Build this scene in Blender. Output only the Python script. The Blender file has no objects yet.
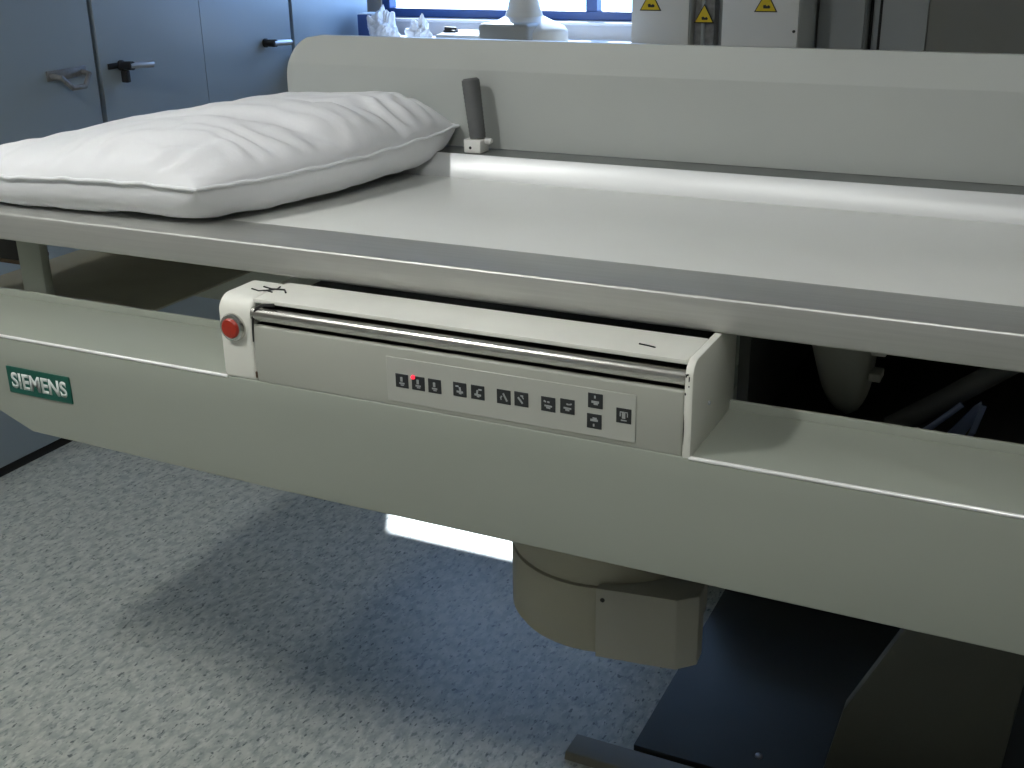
import bpy, bmesh, math, random
from mathutils import Vector, Matrix, noise
random.seed(7)
C = bpy.context.scene.collection
SC = bpy.context.scene
# ------------------------------------------------------------------ units
# lengths below are in "u" (1 u = 1.15 m), measured from the camera; W() turns them into metres above the floor
S = 1.15
EYE = 1.217
FLOOR = -EYE
def W(x, y, z): return Vector((x * S, y * S, (z + EYE) * S))

# ------------------------------------------------------------------ camera
yaw, pitch, roll, FPX = -0.456314823, 0.373733538, 0.0175563394, 1175.26528
f_ = Vector((math.sin(yaw) * math.cos(pitch), math.cos(yaw) * math.cos(pitch), -math.sin(pitch)))
r_ = Vector((math.cos(yaw), -math.sin(yaw), 0))
d_ = f_.cross(r_)
right = math.cos(roll) * r_ + math.sin(roll) * d_
down = -math.sin(roll) * r_ + math.cos(roll) * d_
cam = bpy.data.cameras.new('camera')
cam.sensor_fit = 'HORIZONTAL'; cam.sensor_width = 36.0
cam.lens = 36.0 * FPX / 1024.0
cam.clip_start = 0.02; cam.clip_end = 200
co = bpy.data.objects.new('camera', cam); C.objects.link(co)
rm = Matrix((right, -down, -f_)).transposed()
co.matrix_world = Matrix.Translation(W(0, 0, 0)) @ rm.to_4x4()
SC.camera = co

# ------------------------------------------------------------------ world, sun, exposure
SC.view_settings.view_transform = 'Standard'
SC.view_settings.look = 'None'
SC.view_settings.gamma = 1.0
SC.view_settings.exposure = 0.08
SC.view_settings.use_curve_mapping = False
wd = bpy.data.worlds.new('sky'); SC.world = wd; wd.use_nodes = True
bg = wd.node_tree.nodes['Background']
bg.inputs[0].default_value = (0.32, 0.54, 1.0, 1); bg.inputs[1].default_value = 8.0
sun = bpy.data.lights.new('sun', 'SUN'); sun.energy = 14.0; sun.angle = math.radians(0.6); sun.color = (0.88, 0.94, 1.0)
so = bpy.data.objects.new('sun', sun); C.objects.link(so)
so.rotation_euler = Vector((0.95, -1.70, -1.53)).to_track_quat('-Z', 'Y').to_euler()
so.location = W(-4, 8, 8)
LAMP_MAIN = 132.0      # emission of the ceiling light left of the table
LAMP_LEFT = 26.0
LAMP_FILL = 38.0       # emission of the ceiling light in front of the table

# ------------------------------------------------------------------ materials
def nt_mat(name):
    m = bpy.data.materials.new(name); m.use_nodes = True
    return m, m.node_tree, m.node_tree.nodes['Principled BSDF']
def mat(name, col, rough=0.5, metal=0.0, var=0.06, scale=6.0, bump=0.0, bscale=200.0, spec=0.5, stretch=(1, 1, 1)):
    m, nt, p = nt_mat(name)
    p.inputs['Roughness'].default_value = rough
    p.inputs['Metallic'].default_value = metal
    p.inputs['Specular IOR Level'].default_value = spec
    g = nt.nodes.new('ShaderNodeNewGeometry')
    mp = nt.nodes.new('ShaderNodeMapping'); mp.inputs['Scale'].default_value = stretch
    nt.links.new(g.outputs['Position'], mp.inputs['Vector'])
    n = nt.nodes.new('ShaderNodeTexNoise'); n.inputs['Scale'].default_value = scale; n.inputs['Detail'].default_value = 4
    nt.links.new(mp.outputs['Vector'], n.inputs['Vector'])
    r = nt.nodes.new('ShaderNodeMapRange')
    r.inputs['From Min'].default_value = 0.3; r.inputs['From Max'].default_value = 0.7
    r.inputs['To Min'].default_value = 1 - var; r.inputs['To Max'].default_value = 1 + var
    nt.links.new(n.outputs['Fac'], r.inputs['Value'])
    v = nt.nodes.new('ShaderNodeVectorMath'); v.operation = 'SCALE'
    v.inputs[0].default_value = col
    nt.links.new(r.outputs['Result'], v.inputs['Scale'])
    nt.links.new(v.outputs['Vector'], p.inputs['Base Color'])
    if bump > 0:
        n2 = nt.nodes.new('ShaderNodeTexNoise'); n2.inputs['Scale'].default_value = bscale; n2.inputs['Detail'].default_value = 3
        nt.links.new(mp.outputs['Vector'], n2.inputs['Vector'])
        b = nt.nodes.new('ShaderNodeBump'); b.inputs['Strength'].default_value = bump; b.inputs['Distance'].default_value = 0.002
        nt.links.new(n2.outputs['Fac'], b.inputs['Height']); nt.links.new(b.outputs['Normal'], p.inputs['Normal'])
    return m
def emit(name, col, strength):
    m, nt, p = nt_mat(name)
    p.inputs['Base Color'].default_value = (*col, 1)
    p.inputs['Emission Color'].default_value = (*col, 1)
    p.inputs['Emission Strength'].default_value = strength
    return m

BEAM = mat('beige grey enamel', (0.325, 0.35, 0.30), 0.36, 0, 0.03, 3)
GUARD = mat('satin grey enamel', (0.50, 0.525, 0.505), 0.34, 0.3, 0.03, 3)
RAIL = mat('brushed aluminium', (0.52, 0.525, 0.50), 0.44, 0.7, 0.05, 8, stretch=(0.6, 30, 30))
LEDGE = mat('aluminium with painted dark reflection', (0.20, 0.21, 0.205), 0.55, 0.5, 0.03, 8)  # guard's dark reflection on the ledge, put into the base colour
STRIP = mat('satin aluminium', (0.78, 0.795, 0.80), 0.48, 0.5, 0.0, 8, stretch=(0.6, 30, 30))
PANEL = mat('pale laminate', (0.76, 0.77, 0.74), 0.34, 0, 0.02, 4)
CREAM = mat('cream enamel', (0.80, 0.80, 0.73), 0.42, 0, 0.05, 9)
FACIA = mat('pale grey facia', (0.40, 0.41, 0.36), 0.42, 0, 0.03, 5)
KEYPAD = mat('keypad foil', (0.44, 0.45, 0.405), 0.33, 0, 0.02, 8)
CHROME = mat('steel bar', (0.62, 0.61, 0.57), 0.24, 1.0, 0.03, 10)
EDGE_GLINT = mat('painted edge highlight', (0.90, 0.90, 0.88), 0.3, 0.3, 0)  # pale colour painting the lamp glint along the beam edge
BLACK = mat('black rubber', (0.012, 0.012, 0.012), 0.55, 0, 0.1, 10)
DARKTRAY = mat('dark steel', (0.07, 0.073, 0.07), 0.5, 0.2, 0.1, 8)
TRAY = mat('olive grey steel', (0.36, 0.345, 0.27), 0.95, 0, 0.08, 8, spec=0.1)
KEY = mat('dark key', (0.022, 0.025, 0.027), 0.4, 0, 0.1, 20)
GLYPH = mat('key pictogram print', (0.36, 0.38, 0.38), 0.5, 0, 0.1, 40)
RED = mat('red plastic', (0.38, 0.03, 0.015), 0.28, 0, 0.12, 60)
LED = emit('red lamp', (1.0, 0.03, 0.06), 1.2)
TEAL = mat('teal enamel plate', (0.002, 0.085, 0.06), 0.4, 0, 0.04, 20)
WHITEPRINT = mat('white print', (0.62, 0.66, 0.64), 0.5, 0, 0.02, 20)
GRIP = mat('grey rubber grip', (0.12, 0.125, 0.125), 0.6, 0, 0.08, 30)
WHITEPL = mat('white plastic', (0.72, 0.72, 0.69), 0.4, 0, 0.03, 15)
DRUM = mat('cream grey housing', (0.36, 0.345, 0.27), 0.5, 0, 0.04, 6)
DRUMBOX = mat('pale housing box', (0.38, 0.37, 0.32), 0.5, 0, 0.04, 6)
PLATE = mat('dark blue floor plate', (0.035, 0.042, 0.042), 0.45, 0.1, 0.12, 6)
PEDESTAL = mat('dark olive enamel', (0.055, 0.057, 0.045), 0.5, 0, 0.06, 6)
CABINET = mat('blue grey laminate', (0.31, 0.37, 0.41), 0.28, 0, 0.03, 3)
GAP = mat('dark joint', (0.02, 0.022, 0.022), 0.7)
HANDLE = mat('handle metal', (0.45, 0.47, 0.5), 0.35, 0.6)
BLUEFRAME = mat('blue window paint', (0.03, 0.075, 0.24), 0.4, 0, 0.04)
SILL = mat('white sill paint', (0.72, 0.73, 0.76), 0.45)
CONTROL = mat('white cabinet enamel', (0.78, 0.78, 0.75), 0.4, 0, 0.02)
GREYCAB = mat('grey cabinet enamel', (0.36, 0.38, 0.38), 0.4, 0, 0.03)
DUCT = mat('grey duct', (0.20, 0.20, 0.20), 0.5, 0, 0.2, 60)
DOORMAT = mat('grey door enamel', (0.22, 0.22, 0.20), 0.5, 0, 0.04)
WALLM = mat('wall paint', (0.42, 0.42, 0.395), 0.7, 0, 0.03, 2)
CEILM = mat('ceiling paint', (0.52, 0.52, 0.50), 0.8, 0, 0.02, 2)
YELLOW = mat('yellow sign', (0.72, 0.52, 0.01), 0.45, 0, 0.03)
BLUE_GLINT = mat('painted pale blue window glint', (0.30, 0.38, 0.60), 0.25, 0.1)  # pale tubes painting window reflections under the tabletop
COVERM = mat('beige floor cover', (0.14, 0.135, 0.105), 0.5)
BAGM = mat('white plastic film', (0.75, 0.78, 0.82), 0.35, 0, 0.05, 30)
CARTON = mat('blue box card', (0.05, 0.10, 0.28), 0.5)
BROWN = mat('brown edge', (0.10, 0.06, 0.03), 0.6)

def fabric():
    m, nt, p = nt_mat('white cotton')
    p.inputs['Base Color'].default_value = (0.83, 0.84, 0.86, 1)
    p.inputs['Roughness'].default_value = 0.85
    p.inputs['Sheen Weight'].default_value = 0.15
    g = nt.nodes.new('ShaderNodeNewGeometry')
    n = nt.nodes.new('ShaderNodeTexNoise'); n.inputs['Scale'].default_value = 38; n.inputs['Detail'].default_value = 5
    nt.links.new(g.outputs['Position'], n.inputs['Vector'])
    b = nt.nodes.new('ShaderNodeBump'); b.inputs['Strength'].default_value = 0.12; b.inputs['Distance'].default_value = 0.01
    nt.links.new(n.outputs['Fac'], b.inputs['Height']); nt.links.new(b.outputs['Normal'], p.inputs['Normal'])
    return m
COTTON = fabric()

def floor_mat():
    m, nt, p = nt_mat('speckled vinyl')
    p.inputs['Roughness'].default_value = 0.34
    p.inputs['Specular IOR Level'].default_value = 0.5
    g = nt.nodes.new('ShaderNodeNewGeometry')
    base = None
    def flakes(scale, stretch, rotz, lo, hi, seed):
        mp = nt.nodes.new('ShaderNodeMapping'); mp.inputs['Scale'].default_value = stretch
        mp.inputs['Rotation'].default_value = (0, 0, rotz); mp.inputs['Location'].default_value = (seed, seed * 1.7, 0)
        nt.links.new(g.outputs['Position'], mp.inputs['Vector'])
        n = nt.nodes.new('ShaderNodeTexNoise'); n.inputs['Scale'].default_value = scale
        n.inputs['Detail'].default_value = 2.5; n.inputs['Roughness'].default_value = 0.55
        nt.links.new(mp.outputs['Vector'], n.inputs['Vector'])
        r = nt.nodes.new('ShaderNodeMapRange'); r.inputs['From Min'].default_value = lo; r.inputs['From Max'].default_value = hi
        nt.links.new(n.outputs['Fac'], r.inputs['Value'])
        return r.outputs['Result']
    def mix(a, col, fac, amt):
        mm = nt.nodes.new('ShaderNodeMath'); mm.operation = 'MULTIPLY'; mm.inputs[1].default_value = amt
        nt.links.new(fac, mm.inputs[0])
        x = nt.nodes.new('ShaderNodeMix'); x.data_type = 'RGBA'
        nt.links.new(mm.outputs[0], x.inputs['Factor'])
        if isinstance(a, tuple): x.inputs[6].default_value = (*a, 1)
        else: nt.links.new(a, x.inputs[6])
        x.inputs[7].default_value = (*col, 1)
        return x.outputs[2]
    c = mix((0.46, 0.48, 0.43), (0.26, 0.285, 0.27), flakes(30, (1.7, 1, 1), 0, 0.40, 0.62, 3), 0.7)
    c = mix(c, (0.56, 0.57, 0.52), flakes(44, (2.2, 1, 1), 0.1, 0.54, 0.66, 9), 0.7)
    c = mix(c, (0.12, 0.15, 0.15), flakes(44, (2.3, 1, 1), 0.15, 0.56, 0.66, 21), 0.62)
    c = mix(c, (0.06, 0.075, 0.08), flakes(50, (2.0, 1, 1), -0.2, 0.625, 0.68, 37), 0.85)
    nt.links.new(c, p.inputs['Base Color'])
    return m
FLOORM = floor_mat()

def glass_mat():
    m = bpy.data.materials.new('window glass'); m.use_nodes = True; nt = m.node_tree; nt.nodes.clear()
    o = nt.nodes.new('ShaderNodeOutputMaterial'); t = nt.nodes.new('ShaderNodeBsdfTransparent'); gl = nt.nodes.new('ShaderNodeBsdfGlossy')
    gl.inputs['Roughness'].default_value = 0.02; t.inputs[0].default_value = (0.95, 0.97, 0.97, 1)
    mx = nt.nodes.new('ShaderNodeMixShader'); mx.inputs[0].default_value = 0.05
    nt.links.new(t.outputs[0], mx.inputs[1]); nt.links.new(gl.outputs[0], mx.inputs[2])
    nt.links.new(mx.outputs[0], o.inputs[0])
    return m
GLASS = glass_mat()

# ------------------------------------------------------------------ mesh helpers (all in u)
class MB:
    def __init__(s): s.bm = bmesh.new(); s.mats = []
    def _mi(s, m):
        if m not in s.mats: s.mats.append(m)
        return s.mats.index(m)
    def _merge(s, t, m, bevel=0.0, seg=2, ang=30):
        if bevel > 0:
            es = [e for e in t.edges if len(e.link_faces) == 2 and e.calc_face_angle(0) > math.radians(ang)]
            bmesh.ops.bevel(t, geom=es, offset=bevel, segments=seg, affect='EDGES', profile=0.5, clamp_overlap=True)
        mi = s._mi(m)
        for f in t.faces: f.material_index = mi
        me = bpy.data.meshes.new('tmp'); t.to_mesh(me); t.free()
        s.bm.from_mesh(me); bpy.data.meshes.remove(me)
    def box(s, x0, x1, y0, y1, z0, z1, m, bevel=0.0, seg=2):
        t = bmesh.new()
        v = [t.verts.new((x, y, z)) for x in (x0, x1) for y in (y0, y1) for z in (z0, z1)]
        for q in ((0, 1, 3, 2), (4, 6, 7, 5), (0, 4, 5, 1), (2, 3, 7, 6), (0, 2, 6, 4), (1, 5, 7, 3)): t.faces.new([v[i] for i in q])
        bmesh.ops.recalc_face_normals(t, faces=t.faces)
        s._merge(t, m, bevel, seg)
    def prism(s, pts, axis, a0, a1, m, bevel=0.0, seg=2, ang=30, close=True):
        # pts: 2-D outline. axis 'x': (y,z); 'y': (x,z); 'z': (x,y)
        def P(p, a):
            return {'x': (a, p[0], p[1]), 'y': (p[0], a, p[1]), 'z': (p[0], p[1], a)}[axis]
        t = bmesh.new()
        A = [t.verts.new(P(p, a0)) for p in pts]; B = [t.verts.new(P(p, a1)) for p in pts]
        n = len(pts)
        t.faces.new(A); t.faces.new(B[::-1])
        for i in range(n): t.faces.new((A[i], B[i], B[(i + 1) % n], A[(i + 1) % n]))
        bmesh.ops.recalc_face_normals(t, faces=t.faces)
        s._merge(t, m, bevel, seg, ang)
    def lathe(s, prof, c, m, n=48, axis='z', bevel=0.0):
        t = bmesh.new(); rings = []
        for r, h in prof:
            ring = []
            for k in range(n):
                a = 2 * math.pi * k / n; u, v = r * math.cos(a), r * math.sin(a)
                p = {'z': (c[0] + u, c[1] + v, c[2] + h), 'y': (c[0] + u, c[1] + h, c[2] + v), 'x': (c[0] + h, c[1] + u, c[2] + v)}[axis]
                ring.append(t.verts.new(p))
            rings.append(ring)
        for a, b in zip(rings, rings[1:]):
            for k in range(n): t.faces.new((a[k], a[(k + 1) % n], b[(k + 1) % n], b[k]))
        t.faces.new(rings[0][::-1]); t.faces.new(rings[-1])
        bmesh.ops.recalc_face_normals(t, faces=t.faces)
        s._merge(t, m, bevel)
    def tube(s, path, r, m, n=10, r1=None):
        t = bmesh.new(); P = [Vector(p) for p in path]; rings = []
        for i, p in enumerate(P):
            d = (P[min(i + 1, len(P) - 1)] - P[max(i - 1, 0)]).normalized()
            up = Vector((0, 0, 1)) if abs(d.z) < 0.9 else Vector((0, 1, 0))
            a = d.cross(up).normalized(); b = d.cross(a).normalized()
            rr = r if r1 is None else r + (r1 - r) * i / (len(P) - 1)
            rings.append([t.verts.new(p + rr * (math.cos(2 * math.pi * k / n) * a + math.sin(2 * math.pi * k / n) * b)) for k in range(n)])
        for a, b in zip(rings, rings[1:]):
            for k in range(n): t.faces.new((a[k], a[(k + 1) % n], b[(k + 1) % n], b[k]))
        t.faces.new(rings[0][::-1]); t.faces.new(rings[-1])
        bmesh.ops.recalc_face_normals(t, faces=t.faces)
        s._merge(t, m)
    def poly(s, pts, m):
        t = bmesh.new(); t.faces.new([t.verts.new(p) for p in pts]); s._merge(t, m)
    def grid(s, rows, m, closed=False, flip=False):
        t = bmesh.new(); R = [[t.verts.new(p) for p in row] for row in rows]
        for a, b in zip(R, R[1:]):
            k = len(a)
            for i in range(k if closed else k - 1):
                q = [a[i], a[(i + 1) % k], b[(i + 1) % k], b[i]]
                t.faces.new(q[::-1] if flip else q)
        s._merge(t, m)

def wloc(o):
    v = Vector((0, 0, 0))
    while o is not None: v += o.location; o = o.parent
    return v
def link(name, mb, parent=None, base=None, smooth=40):
    me = bpy.data.meshes.new(name)
    bm = mb.bm
    off = W(*base) if base else (wloc(parent) if parent else None)
    if off is None:                       # origin at the middle of the base
        xs = [v.co for v in bm.verts]
        off = W((min(v.x for v in xs) + max(v.x for v in xs)) / 2, (min(v.y for v in xs) + max(v.y for v in xs)) / 2, min(v.z for v in xs))
    for v in bm.verts: v.co = W(*v.co) - off
    bm.to_mesh(me); bm.free()
    for m in mb.mats: me.materials.append(m)
    if smooth:
        me.polygons.foreach_set('use_smooth', [True] * len(me.polygons))
        me.set_sharp_from_angle(angle=math.radians(smooth))
    o = bpy.data.objects.new(name, me); C.objects.link(o)
    if parent: o.parent = parent; o.location = off - wloc(parent)
    else: o.location = off
    return o
def thing(name, label, cat, base, group=None):
    o = bpy.data.objects.new(name, None); C.objects.link(o); o.location = W(*base)
    o.empty_display_size = 0.1
    return tag(o, label, cat, group)
def tag(o, label, cat, group=None):
    o['label'] = label; o['category'] = cat
    if group: o['group'] = group
    return o
def struct(name, mb, smooth=0):
    o = link(name, mb, smooth=smooth); o['kind'] = 'structure'; return o
def plabel(o, text): o['label'] = text; return o

# ------------------------------------------------------------------ the room
X0, X1, Y0, Y1, ZT = -2.78, 1.9, -1.7, 3.6, 1.06
m = MB(); m.box(X0 - .1, X1 + .1, Y0 - .1, Y1 + .1, FLOOR - .05, FLOOR, FLOORM); struct('floor', m)
m = MB(); m.box(X0 - .1, X1 + .1, Y0 - .1, Y1 + .1, ZT, ZT + .06, CEILM); struct('ceiling', m)
m = MB(); m.box(X0 - .1, X0, Y0, Y1, FLOOR, ZT, WALLM); struct('wall_left', m)
m = MB(); m.box(X1, X1 + .1, Y0, Y1, FLOOR, ZT, WALLM); struct('wall_right', m)
m = MB(); m.box(X0 - .1, X1 + .1, Y0 - .1, Y0, FLOOR, ZT, WALLM); struct('wall_front', m)
WX0, WX1, WZ0, WZ1 = -2.24, -1.318, -0.292, 0.40       # window opening
m = MB()
m.box(X0 - .1, WX0, Y1, Y1 + .1, FLOOR, ZT, WALLM)
m.box(WX1, X1 + .1, Y1, Y1 + .1, FLOOR, ZT, WALLM)
m.box(WX0, WX1, Y1, Y1 + .1, FLOOR, WZ0, SILL)
m.box(WX0, WX1, Y1, Y1 + .1, WZ1, ZT, WALLM)
struct('wall_back', m)
m = MB()
fy0, fy1 = Y1 + .005, Y1 + .05
m.box(WX0, WX1, fy0, fy1, WZ0, WZ0 + .029, BLUEFRAME, .003)
m.box(WX0, WX1, fy0, fy1, WZ1 - .03, WZ1, BLUEFRAME, .003)
m.box(WX0, WX0 + .03, fy0, fy1, WZ0, WZ1, BLUEFRAME, .003)
m.box(WX1 - .012, WX1, fy0, fy1, WZ0, WZ1, BLUEFRAME, .003)
m.box(-1.487, -1.450, fy0 + .003, fy1 - .003, WZ0 + .027, WZ1 - .028, BLUEFRAME)
win = struct('window_1', m)
m = MB(); m.box(WX0 + .03, -1.487, Y1 + .025, Y1 + .03, WZ0 + .029, WZ1 - .03, GLASS); link('pane', m, win, smooth=0)
m = MB(); m.box(-1.450, WX1 - .012, Y1 + .025, Y1 + .03, WZ0 + .029, WZ1 - .03, GLASS); link('pane', m, win, smooth=0)
m = MB(); m.box(WX0, WX1, Y1 - .03, Y1, WZ0 - .012, WZ0 - .002, SILL, .002); struct('trim_1', m)

# ceiling lights
def ceiling_light(x, y, wx, wy, mat_, label):
    t = thing('ceiling_light', label, 'ceiling light', (x, y, ZT - .05))
    m = MB(); m.box(x - wx / 2 - .015, x + wx / 2 + .015, y - wy / 2 - .015, y + wy / 2 + .015, ZT - .03, ZT, WHITEPL, .004); link('housing', m, t)
    m = MB(); m.box(x - wx / 2, x + wx / 2, y - wy / 2, y + wy / 2, ZT - .036, ZT - .03, mat_); link('diffuser', m, t)
ceiling_light(-1.44, 0.10, .12, .4, emit('tube light warm white', (1.0, 1.0, 0.97), LAMP_MAIN), 'long lit ceiling light over the floor left of the table')
ceiling_light(-2.3, 0.7, .14, .5, emit('tube light left', (1.0, 1.0, 0.96), LAMP_LEFT), 'short lit ceiling light over the left wall cabinets')
ceiling_light(-0.05, 0.08, .16, .5, emit('tube light front', (1.0, 1.0, 0.97), LAMP_FILL), 'long lit ceiling light above the photographer')

# ------------------------------------------------------------------ wall cabinets on the left
CX = -2.222
def cabinet(y0, y1, seams, label, handles):
    t = thing('tall_cabinet', label, 'cabinet', ((CX + X0) / 2, (y0 + y1) / 2, FLOOR), 'tall cabinets along the left wall')
    m = MB(); m.box(X0 + .002, CX - .018, y0, y1, FLOOR + .025, .78, GAP); plabel(link('body', m, t, smooth=0), 'dark cabinet carcass')
    m = MB(); m.box(X0 + .01, CX - .006, y0, y1, FLOOR, FLOOR + .022, BLACK); plabel(link('plinth', m, t, smooth=0), 'black plinth')
    ys = [y0 + .003] + seams + [y1 - .003]
    doors = []
    for i, (a, b) in enumerate(zip(ys, ys[1:])):
        e0 = 0 if i == 0 else .0008; e1 = .0008 if i < len(ys) - 2 else 0
        m = MB(); m.box(CX - .017, CX, a + e0, b - e1, FLOOR + .025, .78, CABINET, .0008, 1)
        doors.append(link('door', m, t))
    for h in handles: h(doors)
    return t
def bow_handle(y0, y1, z, di):
    def go(doors):
        m = MB(); zz = z
        pts = [(CX, y0, zz), (CX + .03, y0 + .006, zz - .004), (CX + .036, y0 + .03, zz - .03), (CX + .036, y1 - .03, zz - .03), (CX + .03, y1 - .006, zz - .004), (CX, y1, zz)]
        m.tube(pts, .0065, DUCT)
        m.box(CX, CX + .004, y0 - .012, y1 + .012, zz - .012, zz + .012, DUCT, .001)
        link('handle', m, doors[di])
    return go
def lever_handle(y, z, di, key):
    def go(doors):
        m = MB()
        m.lathe([(.013, 0), (.013, .006), (.010, .008), (.011, .035), (.011, .04)], (CX, y, z), BLACK, 20, 'x')
        m.tube([(CX + .033, y - .004, z), (CX + .036, y + .02, z), (CX + .036, y + .075, z - .003)], .009, HANDLE, 12)
        link('handle', m, doors[di])
        if key:
            m = MB()
            m.box(CX, CX + .004, y - .045, y - .005, z - .006, z + .008, BLACK, .001)
            m.box(CX + .002, CX + .022, y - .006, y + .008, z - .042, z - .012, BLACK, .003)
            plabel(link('key', m, doors[di]), 'black key hanging in the lock')
    return go
cabinet(1.45, 2.236, [], 'tall blue grey cabinet nearest the camera at the left edge, bow handle', [bow_handle(2.085, 2.185, -.318, 0)])
cabinet(2.246, 3.049, [2.640], 'tall blue grey cabinet in the middle of the left row with key in its lock',
        [lever_handle(2.318, -.318, 0, True), lever_handle(2.915, -.317, 1, False)])
cabinet(3.059, 3.486, [], 'narrow tall blue grey cabinet beside the window, farthest of the left row', [])

# ------------------------------------------------------------------ counter below the window and what stands on it
CT = -.345
t = thing('counter', 'long white counter under the blue framed window', 'counter', (-1.7, 3.33, FLOOR))
m = MB(); m.box(-2.20, -1.24, 3.06, 3.565, CT - .03, CT, SILL, .004); link('worktop', m, t)
m = MB(); m.box(-2.19, -1.25, 3.10, 3.56, FLOOR, CT - .03, CONTROL, .003); link('base_unit', m, t)

def crumpled(cx, cy, z0, rx, ry, h, seed, m_):
    m = MB(); rows = []; N, K = 22, 34
    for i in range(N + 1):
        th = (i / N) * math.pi / 2; row = []
        for k in range(K):
            a = 2 * math.pi * k / K
            d = Vector((math.cos(a) * math.cos(th), math.sin(a) * math.cos(th), math.sin(th)))
            q = 1 + .45 * noise.noise(d * 2.1 + Vector((seed, 0, 0))) + .28 * abs(noise.noise(d * 5.0 + Vector((0, seed, 0))))
            row.append((cx + rx * d.x * q, cy + ry * d.y * q, z0 + max(0, h * d.z * q)))
        rows.append(row)
    m.grid(rows, m_, True)
    return m
tag(link('plastic_bag', crumpled(-2.055, 3.30, CT, .045, .05, .085, 3.3, BAGM), smooth=0), 'larger crumpled white plastic bag on the counter beside the cabinets', 'bag', 'crumpled bags on the counter')
tag(link('plastic_bag', crumpled(-1.952, 3.36, CT, .040, .034, .062, 8.1, BAGM), smooth=0), 'smaller low crumpled white bag on the counter, toward the stand', 'bag', 'crumpled bags on the counter')
m = MB(); m.box(-2.185, -2.115, 3.36, 3.44, CT, CT + .078, CARTON, .003); m.box(-2.183, -2.117, 3.362, 3.438, CT + .078, CT + .081, BAGM)
tag(link('carton', m), 'small dark blue carton against the cabinet side on the counter', 'box')
m = MB(); m.box(-1.90, -1.69, 3.36, 3.52, CT, CT + .022, GREYCAB, .006, 3); m.box(-1.89, -1.70, 3.37, 3.51, CT + .022, CT + .025, SILL, .001)
tag(link('tray', m), 'flat grey tray on the counter below the window', 'tray')
m = MB(); m.tube([(-1.885, 3.40, CT + .036), (-1.85, 3.415, CT + .033)], .008, BLACK, 10); m.box(-1.888, -1.846, 3.395, 3.42, CT + .025, CT + .033, BLACK, .002)
tag(link('marker', m), 'small black clip lying on the grey tray', 'clip')
# white stand
sx, sy = -1.535, 3.25
t = thing('pedestal_stand', 'white pedestal stand with flared foot in front of the window', 'stand', (sx, sy, CT))
m = MB(); m.lathe([(.128, 0), (.130, .01), (.128, .05), (.118, .062), (.075, .082), (.056, .092), (.050, .11)], (sx, sy, CT), WHITEPL, 56); link('foot', m, t)
m = MB(); m.lathe([(.049, .108), (.042, .14), (.038, .20), (.036, .40), (.034, .46)], (sx, sy, CT), WHITEPL, 40); link('column', m, t)
m = MB(); m.box(sx - .085, sx + .075, sy - .135, sy - .02, CT, CT + .079, GREYCAB, .012, 3); plabel(link('base_block', m, t), 'grey block at the front of the foot')
m = MB(); m.lathe([(.04, .455), (.09, .47), (.10, .50), (.09, .53), (.03, .54)], (sx, sy, CT), WHITEPL, 40); link('head', m, t)

# ------------------------------------------------------------------ control cabinets with warning signs
def warning_sign(parent, cx, y, zb, w):
    h = w * .88
    m = MB()
    def tri(k, dz): return [(cx - w / 2 * k, zb + dz), (cx + w / 2 * k, zb + dz), (cx, zb + dz + h * k)]
    m.prism(tri(1, 0), 'y', y - .002, y, BLACK)
    m.prism(tri(.86, h * .05), 'y', y - .0028, y - .001, YELLOW)
    g = w * .012
    # dark emblem: a low block with a flash above it
    z = zb + h * .17
    m.prism([(cx - w * .10, z), (cx + w * .17, z), (cx + w * .20, z + h * .08), (cx + w * .12, z + h * .16), (cx + w * .04, z + h * .10), (cx - w * .02, z + h * .17), (cx - w * .12, z + h * .14)], 'y', y - .0034, y - .002, BLACK)
    return plabel(link('warning_sign', m, parent, smooth=0), 'yellow triangular warning sign')
def control_cabinet(x0, x1, y, label, sx_, zb):
    t = thing('control_cabinet', label, 'electrical cabinet', ((x0 + x1) / 2, y + .13, FLOOR), 'white control cabinets at the back wall')
    m = MB(); m.box(x0, x1, y + .012, y + .27, FLOOR, .35, CONTROL, .006); link('body', m, t)
    m = MB(); m.box(x0 + .002, x1 - .002, y, y + .012, FLOOR + .06, .345, CONTROL, .003); d = link('door', m, t)
    m = MB(); m.lathe([(.008, 0), (.008, -.006), (.005, -.008)], (x1 - .02, y, -.60), HANDLE, 16, 'y'); link('latch', m, d)
    if sx_ > -1:
        m = MB(); m.lathe([(.004, 0), (.004, -.003), (.002, -.004)], (x1 - .012, y, -.285), BLACK, 12, 'y'); plabel(link('screw', m, d), 'small dark screw')
    warning_sign(d, sx_, y, zb, .064)
control_cabinet(-1.222, -1.048, 3.3, 'white control cabinet beside the window with yellow warning sign', -1.163, -.237)
control_cabinet(-.957, -.742, 3.3, 'white control cabinet right of the grey duct with yellow warning sign', -.834, -.236)
t = thing('cable_duct', 'grey vertical cable duct with lower warning sign between two white cabinets', 'duct', (-1.003, 3.42, FLOOR))
m = MB(); m.box(-1.042, -.985, 3.33, 3.56, FLOOR, .40, DUCT, .003); link('duct_cover', m, t)
m = MB(); m.box(-.985, -.962, 3.37, 3.56, FLOOR, .40, GREYCAB, .002); plabel(link('side_channel', m, t), 'lighter grey side channel')
m = MB(); m.tube([(-1.016, 3.327, -.9), (-1.016, 3.327, .3)], .006, GREYCAB, 12); link('conduit', m, t)
warning_sign(t, -1.011, 3.318, -.269, .058)
t = thing('steel_cabinet', 'light blue grey steel cabinet right of the white control cabinets', 'cabinet', (-.70, 3.55, FLOOR))
m = MB(); m.box(-.738, -.604, 3.522, 3.598, FLOOR, .38, GREYCAB, .004); link('body', m, t)
m = MB(); m.box(-.734, -.608, 3.51, 3.522, FLOOR + .05, .375, GREYCAB, .002); d = link('door', m, t)
t = thing('wall_trunking', 'narrow grey trunking with two black cables beside the steel cabinet', 'trunking', (-.588, 3.58, FLOOR))
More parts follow.
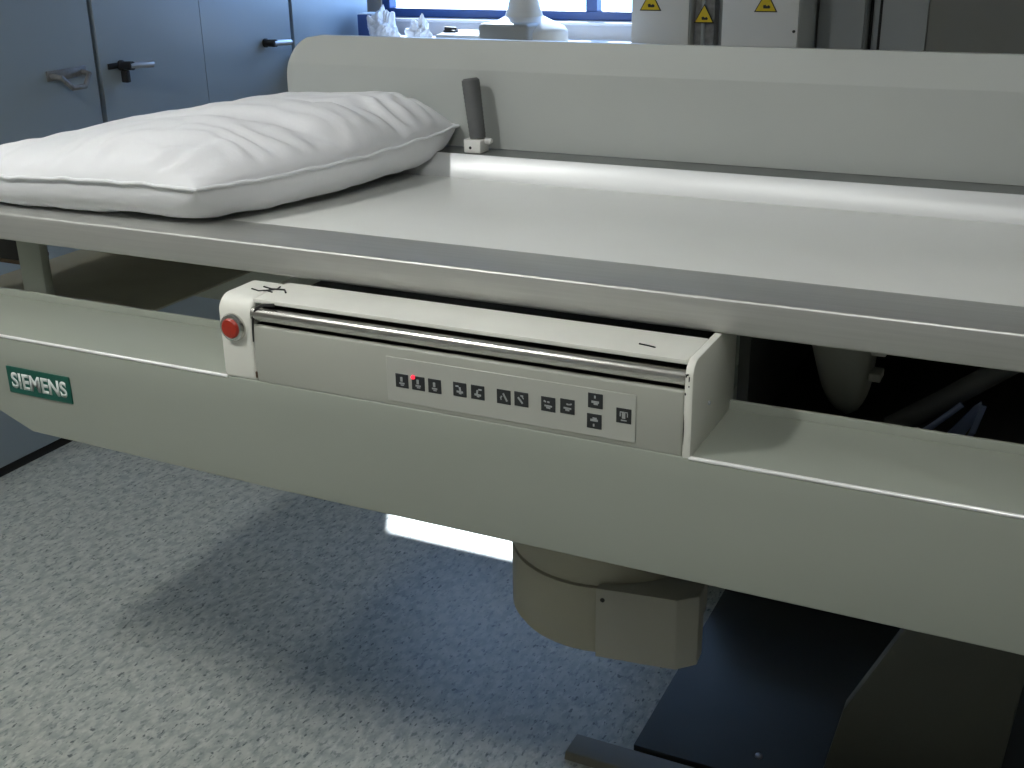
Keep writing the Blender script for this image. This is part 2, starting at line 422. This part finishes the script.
m = MB(); m.box(-.603, -.571, 3.575, 3.598, FLOOR, ZT - .02, GREYCAB, .002); link('channel', m, t)
for x in (-.5995, -.5745):
    m = MB(); m.tube([(x, 3.569, FLOOR + .01), (x + .001, 3.570, -.3), (x, 3.569, ZT - .02)], .0042, BLACK, 10); link('cable', m, t)
m = MB(); m.box(-.4455, .62, 3.57, 3.598, FLOOR, .80, DOORMAT, .001); d1 = struct('door_1', m)
m = MB(); m.lathe([(.02, 0), (.02, -.008), (.01, -.01), (.01, -.04)], (-.36, 3.57, -.52), HANDLE, 20, 'y'); m.tube([(-.36, 3.532, -.52), (-.30, 3.53, -.52), (-.26, 3.53, -.52)], .008, HANDLE); link('door_handle', m, d1)
m = MB(); m.box(-.569, -.446, 3.562, 3.598, FLOOR, .88, GREYCAB, .001); m.box(.621, .70, 3.562, 3.598, FLOOR, .88, GREYCAB, .001); m.box(-.446, .621, 3.562, 3.598, .801, .88, GREYCAB, .001)
struct('trim_2', m)

# ------------------------------------------------------------------ the examination table
table = thing('examination_table', 'long beige grey X-ray examination table with control console and metal rails', 'examination table', (-.1, 1.55, FLOOR))
TX0, TX1 = -1.51, .55
m = MB(); m.box(TX0 + .01, TX1 - .01, 1.175, 1.53, -.372, -.3505, PANEL, .001); plabel(link('tabletop', m, table), 'flat pale tabletop panel')
# front rail
m = MB(); m.prism([(1.09, -.386), (1.09, -.349), (1.178, -.349), (1.178, -.386)], 'x', TX0, TX1, RAIL, .0035, 3); plabel(link('front_rail', m, table), 'brushed metal front rail')
# rear rail: sloped bright strip, then a flat ledge
m = MB(); m.prism([(1.524, -.376), (1.524, -.3495), (1.5405, -.3178), (1.5425, -.3178), (1.5425, -.376)], 'x', TX0, TX1, STRIP, .0005, 1); plabel(link('rear_rail', m, table), 'bright sloping metal rear rail')
m = MB(); m.box(TX0, TX1, 1.5425, 1.605, -.376, -.3178, LEDGE, .0005, 1); plabel(link('rear_ledge', m, table), 'metal ledge behind the rear rail, painted dark for a reflection')
# rear guard with rounded end
m = MB()
zb, ztp = -.317, -.1595
zs = [zb + (ztp - zb) * i / 40 for i in range(41)]
def gy(z):
    y = 1.592
    if z > -.204: y += (z + .204) * .17
    return y
def gx(z):
    k = abs((z - (zb + ztp) / 2) / ((ztp - zb) / 2)); k = min(k, 1)
    return -1.176 + .065 * (1 - (1 - k ** 2.3) ** (1 / 2.3))
NX = 24
def gl(z):
    x0 = gx(z); a = [x0 + (.20) * (i / 8) ** 1.5 for i in range(9)]
    return a + [x0 + .20 + (TX1 - x0 - .20) * i / NX for i in range(1, NX + 1)]
F = [[(x, gy(z), z) for x in gl(z)] for z in zs]
B = [[(x, gy(z) + .012, z) for x in gl(z)] for z in zs]
m.grid(F, GUARD); m.grid(B, GUARD, flip=True)
loop = lambda G: [r[0] for r in G] + G[-1][1:] + [r[-1] for r in G[-2::-1]] + G[0][-2:0:-1]
m.grid([loop(F), loop(B)], GUARD, closed=True, flip=True)
bmesh.ops.remove_doubles(m.bm, verts=m.bm.verts, dist=1e-6); bmesh.ops.recalc_face_normals(m.bm, faces=m.bm.faces)
plabel(link('rear_guard', m, table, smooth=5), 'upright grey guard panel with rounded end')
# hand grip on its clamp
m = MB(); m.box(-.833, -.805, 1.548, 1.576, -.3173, -.2975, WHITEPL, .0015)
m.lathe([(.0022, 0), (.0022, -.0006)], (-.822, 1.5482, -.3095), BLACK, 12, 'y')
m.lathe([(.0045, 0), (.0045, .008), (.003, .010)], (-.805, 1.566, -.301), WHITEPL, 16, 'x')
clamp = plabel(link('clamp_block', m, table), 'small white clamp block')
m = MB()
g0, g1 = Vector((-.8165, 1.563, -.2970)), Vector((-.828, 1.566, -.2135))
path = [g0.lerp(g1, k / 16) for k in range(17)]
m.tube(path, .0118, GRIP, 24, .0132)
m.tube([g1, g1 + (g1 - g0).normalized() * .0025], .0125, GRIP, 24, .0100)
for k in range(1, 14):
    p = g0.lerp(g1, k / 14); m.tube([p - (g1 - g0) * .012, p + (g1 - g0) * .012], .0119 + .0014 * k / 14 + .0004, GRIP, 24)
plabel(link('hand_grip', m, clamp), 'grey ribbed hand grip')

# front beam
BZ0, BZ1 = -.6205, -.4836
KX0, KX1 = -.863, -.3005
m = MB()
m.prism([(-1.50, BZ1), (TX1, BZ1), (TX1, BZ0), (-.80, BZ0), (-1.196, BZ0 + .006), (-1.205, BZ0 + .009), (-1.252, BZ0 + .027), (-1.34, BZ0 + .06), (-1.50, BZ0 + .085)], 'y', 1.0, 1.134, BEAM, .0022, 3)
beam = link('front_beam', m, table)
m = MB(); m.box(-1.50, TX1, 1.134, 1.140, BZ1 - .03, -.4745, BEAM, .0012); plabel(link('lip', m, beam), 'pale raised lip along the beam')
m = MB(); m.tube([(-1.498, 1.0012, BZ1 - .0012), (KX0 + .004, 1.0012, BZ1 - .0012)], .0022, EDGE_GLINT, 12); plabel(link('edge_highlight', m, beam), 'thin pale strip painting the lamp highlight on the beam edge')  # strip added to stand in for the lamp highlight
m = MB(); m.tube([(KX1 - .002, 1.0012, BZ1 - .0012), (TX1, 1.0012, BZ1 - .0012)], .0022, EDGE_GLINT, 12); plabel(link('edge_highlight', m, beam), 'thin pale strip painting the lamp highlight on the beam edge')
# name plate
m = MB(); m.box(-1.2235, -1.1130, .9985, 1.0, -.5615, -.5245, TEAL, .0006, 1)
fc = bpy.data.curves.new('letters', 'FONT'); fc.body = 'SIEMENS'; fc.size = 1.0; fc.offset = .036; fc.space_character = 1.02
fo = bpy.data.objects.new('letters', fc); C.objects.link(fo)
bpy.context.view_layer.update()
me = fo.to_mesh(); xs = [v.co.x for v in me.vertices]; ys = [v.co.y for v in me.vertices]
x0, x1, y0, y1 = min(xs), max(xs), min(ys), max(ys)
t = bmesh.new(); t.from_mesh(me)
for v in t.verts:
    v.co = ((-1.2165 + (v.co.x - x0) / (x1 - x0) * .0965), .9984, -.5545 + (v.co.y - y0) / (y1 - y0) * .0225)
fo.to_mesh_clear()
ext = bmesh.ops.extrude_face_region(t, geom=t.faces[:])
for e in ext['geom']:
    if isinstance(e, bmesh.types.BMVert): e.co.y = .9986
m._merge(t, WHITEPRINT)
bpy.data.objects.remove(fo)
plabel(link('nameplate', m, beam, smooth=0), 'teal nameplate with white capital letters')

# rear beam, cross members and left end tray
m = MB(); m.prism([(1.58, -.62), (1.58, -.47), (1.63, -.47), (1.63, -.62)], 'x', -1.50, TX1, BEAM, .003); link('rear_beam', m, table)
m = MB(); m.box(-1.50, -1.150, 1.14, 1.58, -.503, -.50, TRAY); m.box(-1.50, -1.150, 1.574, 1.578, -.50, -.377, TRAY); plabel(link('end_tray', m, table), 'olive grey end tray')
m = MB(); m.box(-1.345, -1.300, 1.152, 1.168, -.4995, -.388, BEAM, .003); link('support_block', m, table)
m = MB(); m.box(-1.470, -1.347, 1.155, 1.21, -.438, -.3865, BLACK, .003); m.box(-1.470, -1.347, 1.155, 1.21, -.443, -.438, BROWN)
plabel(link('end_stop', m, table), 'black end stop block')
m = MB(); m.box(-.30, TX1, 1.14, 1.58, -.545, -.53, DARKTRAY, .002); m.box(-.30, -.288, 1.16, 1.56, -.53, -.375, DARKTRAY); m.box(-.30, TX1, 1.555, 1.575, -.53, -.375, DARKTRAY)
plabel(link('cassette_tray', m, table), 'black cassette tray under the tabletop')
# motor cover hanging under the tabletop
m = MB(); rows = []
for i in range(19):
    k = i / 18; z = -.373 - k * .148
    wx = .042 * (1 - .55 * k ** 1.3) * math.sqrt(max(1e-4, 1 - max(0, (k - .72) / .28) ** 2)) + .001
    wy = wx * .9; cx = -.215 + .016 * k
    rows.append([(cx + wx * math.copysign(abs(math.cos(a)) ** .7, math.cos(a)), 1.26 + wy * math.copysign(abs(math.sin(a)) ** .7, math.sin(a)), z) for a in [2 * math.pi * j / 28 for j in range(28)]])
m.grid(rows, FACIA, True)
m.box(-.176, -.160, 1.235, 1.26, -.44, -.43, FACIA, .002); m.box(-.176, -.163, 1.235, 1.26, -.47, -.46, FACIA, .002)
bmesh.ops.recalc_face_normals(m.bm, faces=m.bm.faces)
plabel(link('motor_cover', m, table), 'grey tapered cover hanging below the tabletop')
m = MB(); m.tube([(-.150, 1.25, -.525), (-.10, 1.255, -.488), (-.02, 1.265, -.425), (.03, 1.27, -.38)], .012, GRIP, 12); plabel(link('support_arm', m, table), 'dark grey slanting arm')
m = MB(); m.tube([(-.128, 1.232, -.531), (-.105, 1.235, -.510), (-.078, 1.24, -.482)], .0034, BLUE_GLINT, 10); plabel(link('glint', m, table), 'painted pale blue window glint')
m = MB(); m.tube([(-.075, 1.232, -.531), (-.064, 1.235, -.510), (-.057, 1.24, -.480)], .0034, BLUE_GLINT, 10)
m.prism([(-.098, -.532), (-.078, -.532), (-.058, -.490), (-.060, -.478), (-.066, -.484)], 'y', 1.245, 1.25, BLUE_GLINT, .001)
plabel(link('glint', m, table), 'painted pale blue window glint with patch')

# drum and box below the table
m = MB()
dc = (-.510, 1.337, 0); R = .135
m.lathe([(R - .004, -.60), (R - .001, -.783), (R - .004, -.785), (R - .004, -.7865), (R, -.788), (R, -.878), (R - .006, -.887), (R - .03, -.889)], dc, DRUM, 96)
drum = plabel(link('detector_drum', m, table), 'cream cylindrical housing under the table')
m = MB(); m.prism([(-.475, 1.196), (-.372, 1.210), (-.350, 1.232), (-.352, 1.26), (-.475, 1.36)], 'z', -.883, -.781, DRUMBOX, .0018)
m.lathe([(.003, 0), (.003, -.002)], (-.466, 1.1985, -.797), BLACK, 12, 'y')
plabel(link('side_box', m, drum), 'pale box on the side of the drum')
m = MB(); m.box(-.60, -.36, 1.25, 1.46, -.62, -.60, BEAM); m.box(-.60, -.58, 1.14, 1.58, -.612, -.56, BEAM); m.box(-.38, -.36, 1.14, 1.58, -.612, -.56, BEAM)
plabel(link('drum_carrier', m, table), 'carrier holding the drum')
# pedestal and floor plate
m = MB(); m.prism([(-.06, -.56), (.05, -.56), (.030, -.95), (.012, -1.20), (-.222, -1.20), (-.213, -1.15), (-.198, -1.067), (-.129, -.913), (-.075, -.80)], 'y', 1.47, 1.50, PEDESTAL, .004)
m.box(-.12, .0, 1.499, 1.68, -1.20, -.60, PEDESTAL, .004)
m.box(-.06, .05, 1.14, 1.60, -.62, -.56, PEDESTAL, .003)
m.box(-.58, -.08, 1.958, 2.16, -1.20, -1.0, PEDESTAL, .006)  # unseen box added to keep a sliver of sun off the plate
plabel(link('pedestal', m, table), 'dark olive pedestal leg with an added unseen box blocking sun')
m = MB(); m.box(-.504, .45, 1.437, 2.45, FLOOR, FLOOR + .012, PLATE, .002)
plate = plabel(link('base_plate', m, table), 'dark blue steel base plate on the floor')
for bx, by in ((-.318, 1.49), (-.228, 1.452), (.2, 1.49)):
    m = MB(); m.lathe([(.006, 0), (.006, .003), (.003, .005)], (bx, by, FLOOR + .012), HANDLE, 12); link('bolt', m, plate)

# console
con_y = 1.0
CZ0, CZ1 = -.4845, -.3865
m = MB()
# body: top plate, recess, facia
m.prism([(1.006, CZ1), (1.074, CZ1), (1.074, CZ1 - .016), (1.150, CZ1 - .016), (1.150, CZ0 + .001), (1.008, CZ0 + .001), (1.008, -.4180), (1.030, -.4180), (1.030, CZ1 - .005), (1.006, CZ1 - .005)], 'x', -.8155, -.309, CREAM, .0012, 2)
m.box(-.816, -.309, 1.0, 1.009, CZ0, -.4165, FACIA, .0022, 3)
m.box(-.8150, -.3095, 1.075, 1.149, CZ1 - .017, CZ1 - .0152, BLACK)  # black sheet painting the shade in the slot under the front rail
m.box(-.8150, -.3095, 1.0225, 1.0305, -.4158, -.3912, BLACK)
m.box(-.8150, -.3095, 1.009, 1.030, -.4185, -.4170, BLACK)
m.box(-.8150, -.3095, 1.010, 1.030, -.3925, -.3913, BLACK)
m.tube([(-.786, 1.0052, CZ1 - .0045), (-.800, 1.0035, CZ1 - .0055), (-.8085, 1.0015, CZ1 - .0095), (-.8130, 1.000, CZ1 - .018), (-.8148, .9995, -.425), (-.8150, .9993, -.436)], .0022, BLACK, 8, .0008)
# scribble on the lid and scuffs
z = CZ1 + .0008
m.tube([(-.838, 1.034, z), (-.825, 1.030, z), (-.818, 1.035, z), (-.812, 1.042, z)], .0010, BLACK, 6)
m.tube([(-.830, 1.046, z), (-.816, 1.042, z), (-.800, 1.045, z), (-.792, 1.036, z)], .0011, BLACK, 6)
m.tube([(-.812, 1.053, z), (-.810, 1.045, z), (-.818, 1.035, z), (-.808, 1.032, z)], .0009, BLACK, 6)
m.tube([(-.366, 1.030, z), (-.355, 1.028, z), (-.348, 1.026, z)], .0008, BLACK, 6)
console = plabel(link('control_console', m, table), 'cream and grey control console')
def capprof(x, r=.016):
    p = [(.9995, CZ0 - .001), (1.150, CZ0 - .001)] + ([(1.150, CZ1 + .0004)] if x else [(1.150, CZ1 - .016), (1.070, CZ1 - .016), (1.070, CZ1 + .0004)])
    for k in range(8):
        a = math.pi / 2 + k / 7 * math.pi / 2
        p.append((.9995 + r + r * math.cos(a), CZ1 + .0004 - r + r * math.sin(a)))
    return p
m = MB(); m.prism(capprof(0, .020), 'x', KX0, -.815, CREAM, .006, 3, 50)
m.box(-.8165, -.8145, .9990, 1.03, CZ0 + .005, CZ0 + .012, BROWN)
plabel(link('end_cap', m, console), 'cream left end cap')
m = MB(); m.prism(capprof(1, .016), 'x', -.309, KX1, CREAM, .0018, 2, 50)
rnd = random.Random(5)
for cx, cz, w, h in ((-.3065, -.399, .0035, .002), (-.3045, -.4025, .0015, .006), (-.3075, -.4005, .0015, .003), (-.3045, -.4105, .0016, .002), (-.3078, -.4185, .0016, .003), (-.3082, -.455, .0010, .03)):
    pts = [(cx + w * .5 * math.cos(a) * rnd.uniform(.6, 1.2), cz + h * .5 * math.sin(a) * rnd.uniform(.6, 1.2)) for a in [2 * math.pi * k / 9 for k in range(9)]]
    m.prism(pts, 'y', .9991, .9998, BLACK)
m.lathe([(.0022, 0), (.0022, .0012), (.0012, .002)], (KX1, 1.055, -.447), HANDLE, 12, 'x')
plabel(link('end_cap', m, console), 'chipped cream right end cap')
m = MB(); m.tube([(-.8160, 1.007, -.4042), (-.3085, 1.007, -.4042)], .0082, CHROME, 28); plabel(link('grab_bar', m, console), 'polished steel bar')
# red button
bxz = (-.8410, 1.0, -.4215)
m = MB()
m.lathe([(.0165, 0), (.0165, -.003), (.0150, -.006), (.0125, -.0065)], bxz, CHROME, 32, 'y'); plabel(link('button_ring', m, console), 'bright ring around the red button')
m = MB(); m.lathe([(.0118, -.002), (.0118, -.0075), (.0100, -.0095), (.004, -.0102)], bxz, RED, 32, 'y'); plabel(link('stop_button', m, console), 'red push button')
# keypad
m = MB(); m.box(-.640, -.3565, .9990, 1.0003, -.4785, -.4275, KEYPAD, .0005, 1); plabel(link('keypad', m, console), 'pale keypad foil')
def key(cx, cz, glyph):
    m = MB(); s = .0079; y0 = .9984
    m.box(cx - s, cx + s, y0, .9992, cz - s, cz + s, KEY, .0003, 1)
    def bar(ax, az, bx, bz, w):
        a = Vector((ax, az)); b = Vector((bx, bz)); n = (b - a).normalized(); n = Vector((-n.y, n.x)) * w / 2
        pts = [a + n, b + n, b - n, a - n]
        m.prism([(cx + p.x * s, cz + p.y * s) for p in pts], 'y', y0 - .0003, y0 + .0001, GLYPH)
    if glyph in 'abc':
        bar(-.05, .55, -.05, -.1, .34); bar(-.4, -.35, .4, -.35, .22); bar(-.2, -.6, .3, -.6, .14)
    elif glyph in 'de':
        k = 1 if glyph == 'd' else -1
        bar(-.6 * k, .45, -.15 * k, .45, .2); bar(.0, .35, .1 * k, -.2, .25); bar(-.45, -.3, .5, -.35, .26); bar(-.1, -.5, .25, -.55, .2)
    elif glyph in 'fg':
        k = 1 if glyph == 'f' else -1
        if k == 1: bar(-.05, .5, .5, -.55, .24); bar(-.45, -.2, -.25, .1, .2); bar(-.45, -.3, -.3, -.4, .15)
        else: bar(-.45, .25, .2, -.55, .24); bar(-.1, .5, .3, .5, .16); bar(.1, .45, .35, .1, .12)
    elif glyph in 'hi':
        k = 1 if glyph == 'h' else -1
        bar(-.6 * k, .45, -.3 * k, .3, .2); bar(-.1, .35, .2, .3, .2); bar(-.5, -.2, .55, -.25, .22); bar(-.25, -.45, .3, -.5, .2)
    elif glyph in 'jk':
        k = 1 if glyph == 'j' else -1
        bar(-.05, .7 * k, -.05, .35 * k, .2); bar(-.5, -.15 * k, .5, -.15 * k, .3); bar(-.2, -.42 * k, .35, -.42 * k, .2)
    else:
        bar(-.5, .5, .55, .5, .12); bar(0, .4, 0, -.35, .45); bar(-.45, .4, -.45, -.1, .12); bar(.5, .4, .5, -.1, .12); bar(-.35, -.6, .4, -.6, .14)
    return link('push_key', m, console, smooth=0)
for cx, cz, g in ((-.621, -.453, 'a'), (-.601, -.453, 'b'), (-.581, -.453, 'c'), (-.551, -.452, 'd'), (-.530, -.452, 'e'), (-.500, -.452, 'f'), (-.480, -.4515, 'g'),
                  (-.450, -.452, 'h'), (-.429, -.451, 'i'), (-.399, -.440, 'j'), (-.400, -.462, 'k'), (-.369, -.451, 'l')):
    key(cx, cz, g)
m = MB(); m.lathe([(.0024, 0), (.0022, -.0012), (.001, -.0018)], (-.6068, .9984, -.4465), LED, 16, 'y'); plabel(link('indicator_light', m, console), 'small red indicator light')

# ------------------------------------------------------------------ floor cable cover in front of the plate
m = MB(); m.prism([(1.372, FLOOR), (1.378, FLOOR + .012), (1.425, FLOOR + .012), (1.431, FLOOR)], 'x', -.595, .6, COVERM, .002)
tag(link('cable_cover', m), 'low beige cable cover on the floor along the dark base plate', 'cable cover')

# ------------------------------------------------------------------ pillow
def pillow():
    N, K = 96, 120
    FLx, FRx, BRx, BLx = -1.425, -.965, -.856, -1.205
    yF, yB = 1.103, 1.590
    def plan(a, b):
        a2 = a * math.sqrt(1 - .09 * b * b); b2 = b * math.sqrt(1 - .05 * a * a)
        u, v = (a2 + 1) / 2, (b2 + 1) / 2
        xl = FLx + (BLx - FLx) * v; xr = FRx + (BRx - FRx) * v + .018 * math.sin(math.pi * v)
        x = xl + (xr - xl) * u
        y = yF + (yB - yF) * v - .006 * math.sin(math.pi * v * 2) + .012 * (u - .5) * (1 - v)
        return x, y
    def seamz(a, b):
        v = (b + 1) / 2
        z = -.299 + .003 * math.sin(a * 3) + .012 * v * v
        e = max(abs(a), abs(b))
        return z + .0034 * noise.noise(Vector((a * 7, b * 7, 2)))
    def prof(a, b, p=3.6, q=.5):
        return (max(0, 1 - abs(a) ** p) * max(0, 1 - abs(b) ** p)) ** q
    def wr(a, b, x, y):
        # soft folds and puckers that die out toward the middle
        n1 = noise.noise(Vector((x * 7, y * 7, 1))) * .010
        er = math.exp(-(1 - a) / .34) * (1 - math.exp(-(1 - a) / .05))
        pk = er * .0062 * math.sin(b * 44 + 4 * noise.noise(Vector((a * 3, b * 4, 5)))) * (.65 + .9 * noise.noise(Vector((b * 5, 1, 8))))
        ef = math.exp(-(1 + b) / .20) * (1 - math.exp(-(1 + b) / .04))
        pf = ef * .0075 * math.sin(a * 26 + 4 * noise.noise(Vector((a * 4, b * 3, 9))))
        f1 = -.0085 * math.exp(-((b + .28 - .22 * a * a) / .07) ** 2) * (1 / (1 + math.exp(-(a + .2) * 6)))
        f2 = -.0075 * math.exp(-((b - .22 - .20 * a * a) / .08) ** 2) * (1 / (1 + math.exp(-(a + .3) * 5)))
        return n1 + pk + pf + f1 + f2
    ctl = [-1 + 2 * (0.5 - 0.5 * math.cos(math.pi * i / N)) * 1.0 for i in range(N + 1)]
    ctk = [-1 + 2 * (0.5 - 0.5 * math.cos(math.pi * i / K)) * 1.0 for i in range(K + 1)]
    top, bot = [], []
    for b in ctk:
        rt, rb = [], []
        for a in ctl:
            x, y = plan(a, b); zs_ = seamz(a, b); p = prof(a, b)
            v = (b + 1) / 2
            h = .060 + .006 * v - .027 * (1 - v * .7) * max(0, -a)
            zt = zs_ + h * p + wr(a, b, x, y) * min(1, p * 1.6)
            zmin = -.3485 if y < 1.522 else -.3485 + min(1, (y - 1.522) / .016) * .0318
            zb_ = zs_ - .052 * prof(a, b, 9, .42) - .004 * noise.noise(Vector((x * 14, y * 14, 4))) * p
            zb_ = max(zb_, zmin)
            rt.append((x, y, max(zt, zb_ + .0005 * p))); rb.append((x, y, zb_))
        top.append(rt); bot.append(rb)
    m = MB(); m.grid(top, COTTON); m.grid(bot, COTTON, flip=True)
    bmesh.ops.remove_doubles(m.bm, verts=m.bm.verts, dist=2e-5)
    o = link('pillow', m, smooth=80)
    tag(o, 'white cotton pillow with piped edge lying on the left end of the table', 'pillow')
    per = []
    for a in ctl: per.append((a, -1))
    for b in ctk[1:]: per.append((1, b))
    for a in ctl[::-1][1:]: per.append((a, 1))
    for b in ctk[::-1][1:-1]: per.append((-1, b))
    pts = []
    for a, b in per:
        x, y = plan(a, b); n = Vector((a if abs(a) == 1 else 0, b if abs(b) == 1 else 0)) * .0025
        pts.append((x + n.x, y + n.y, seamz(a, b) + .001))
    m = MB(); m.tube(pts + [pts[0]], .0024, COTTON, 8); link('piping', m, o)
pillow()
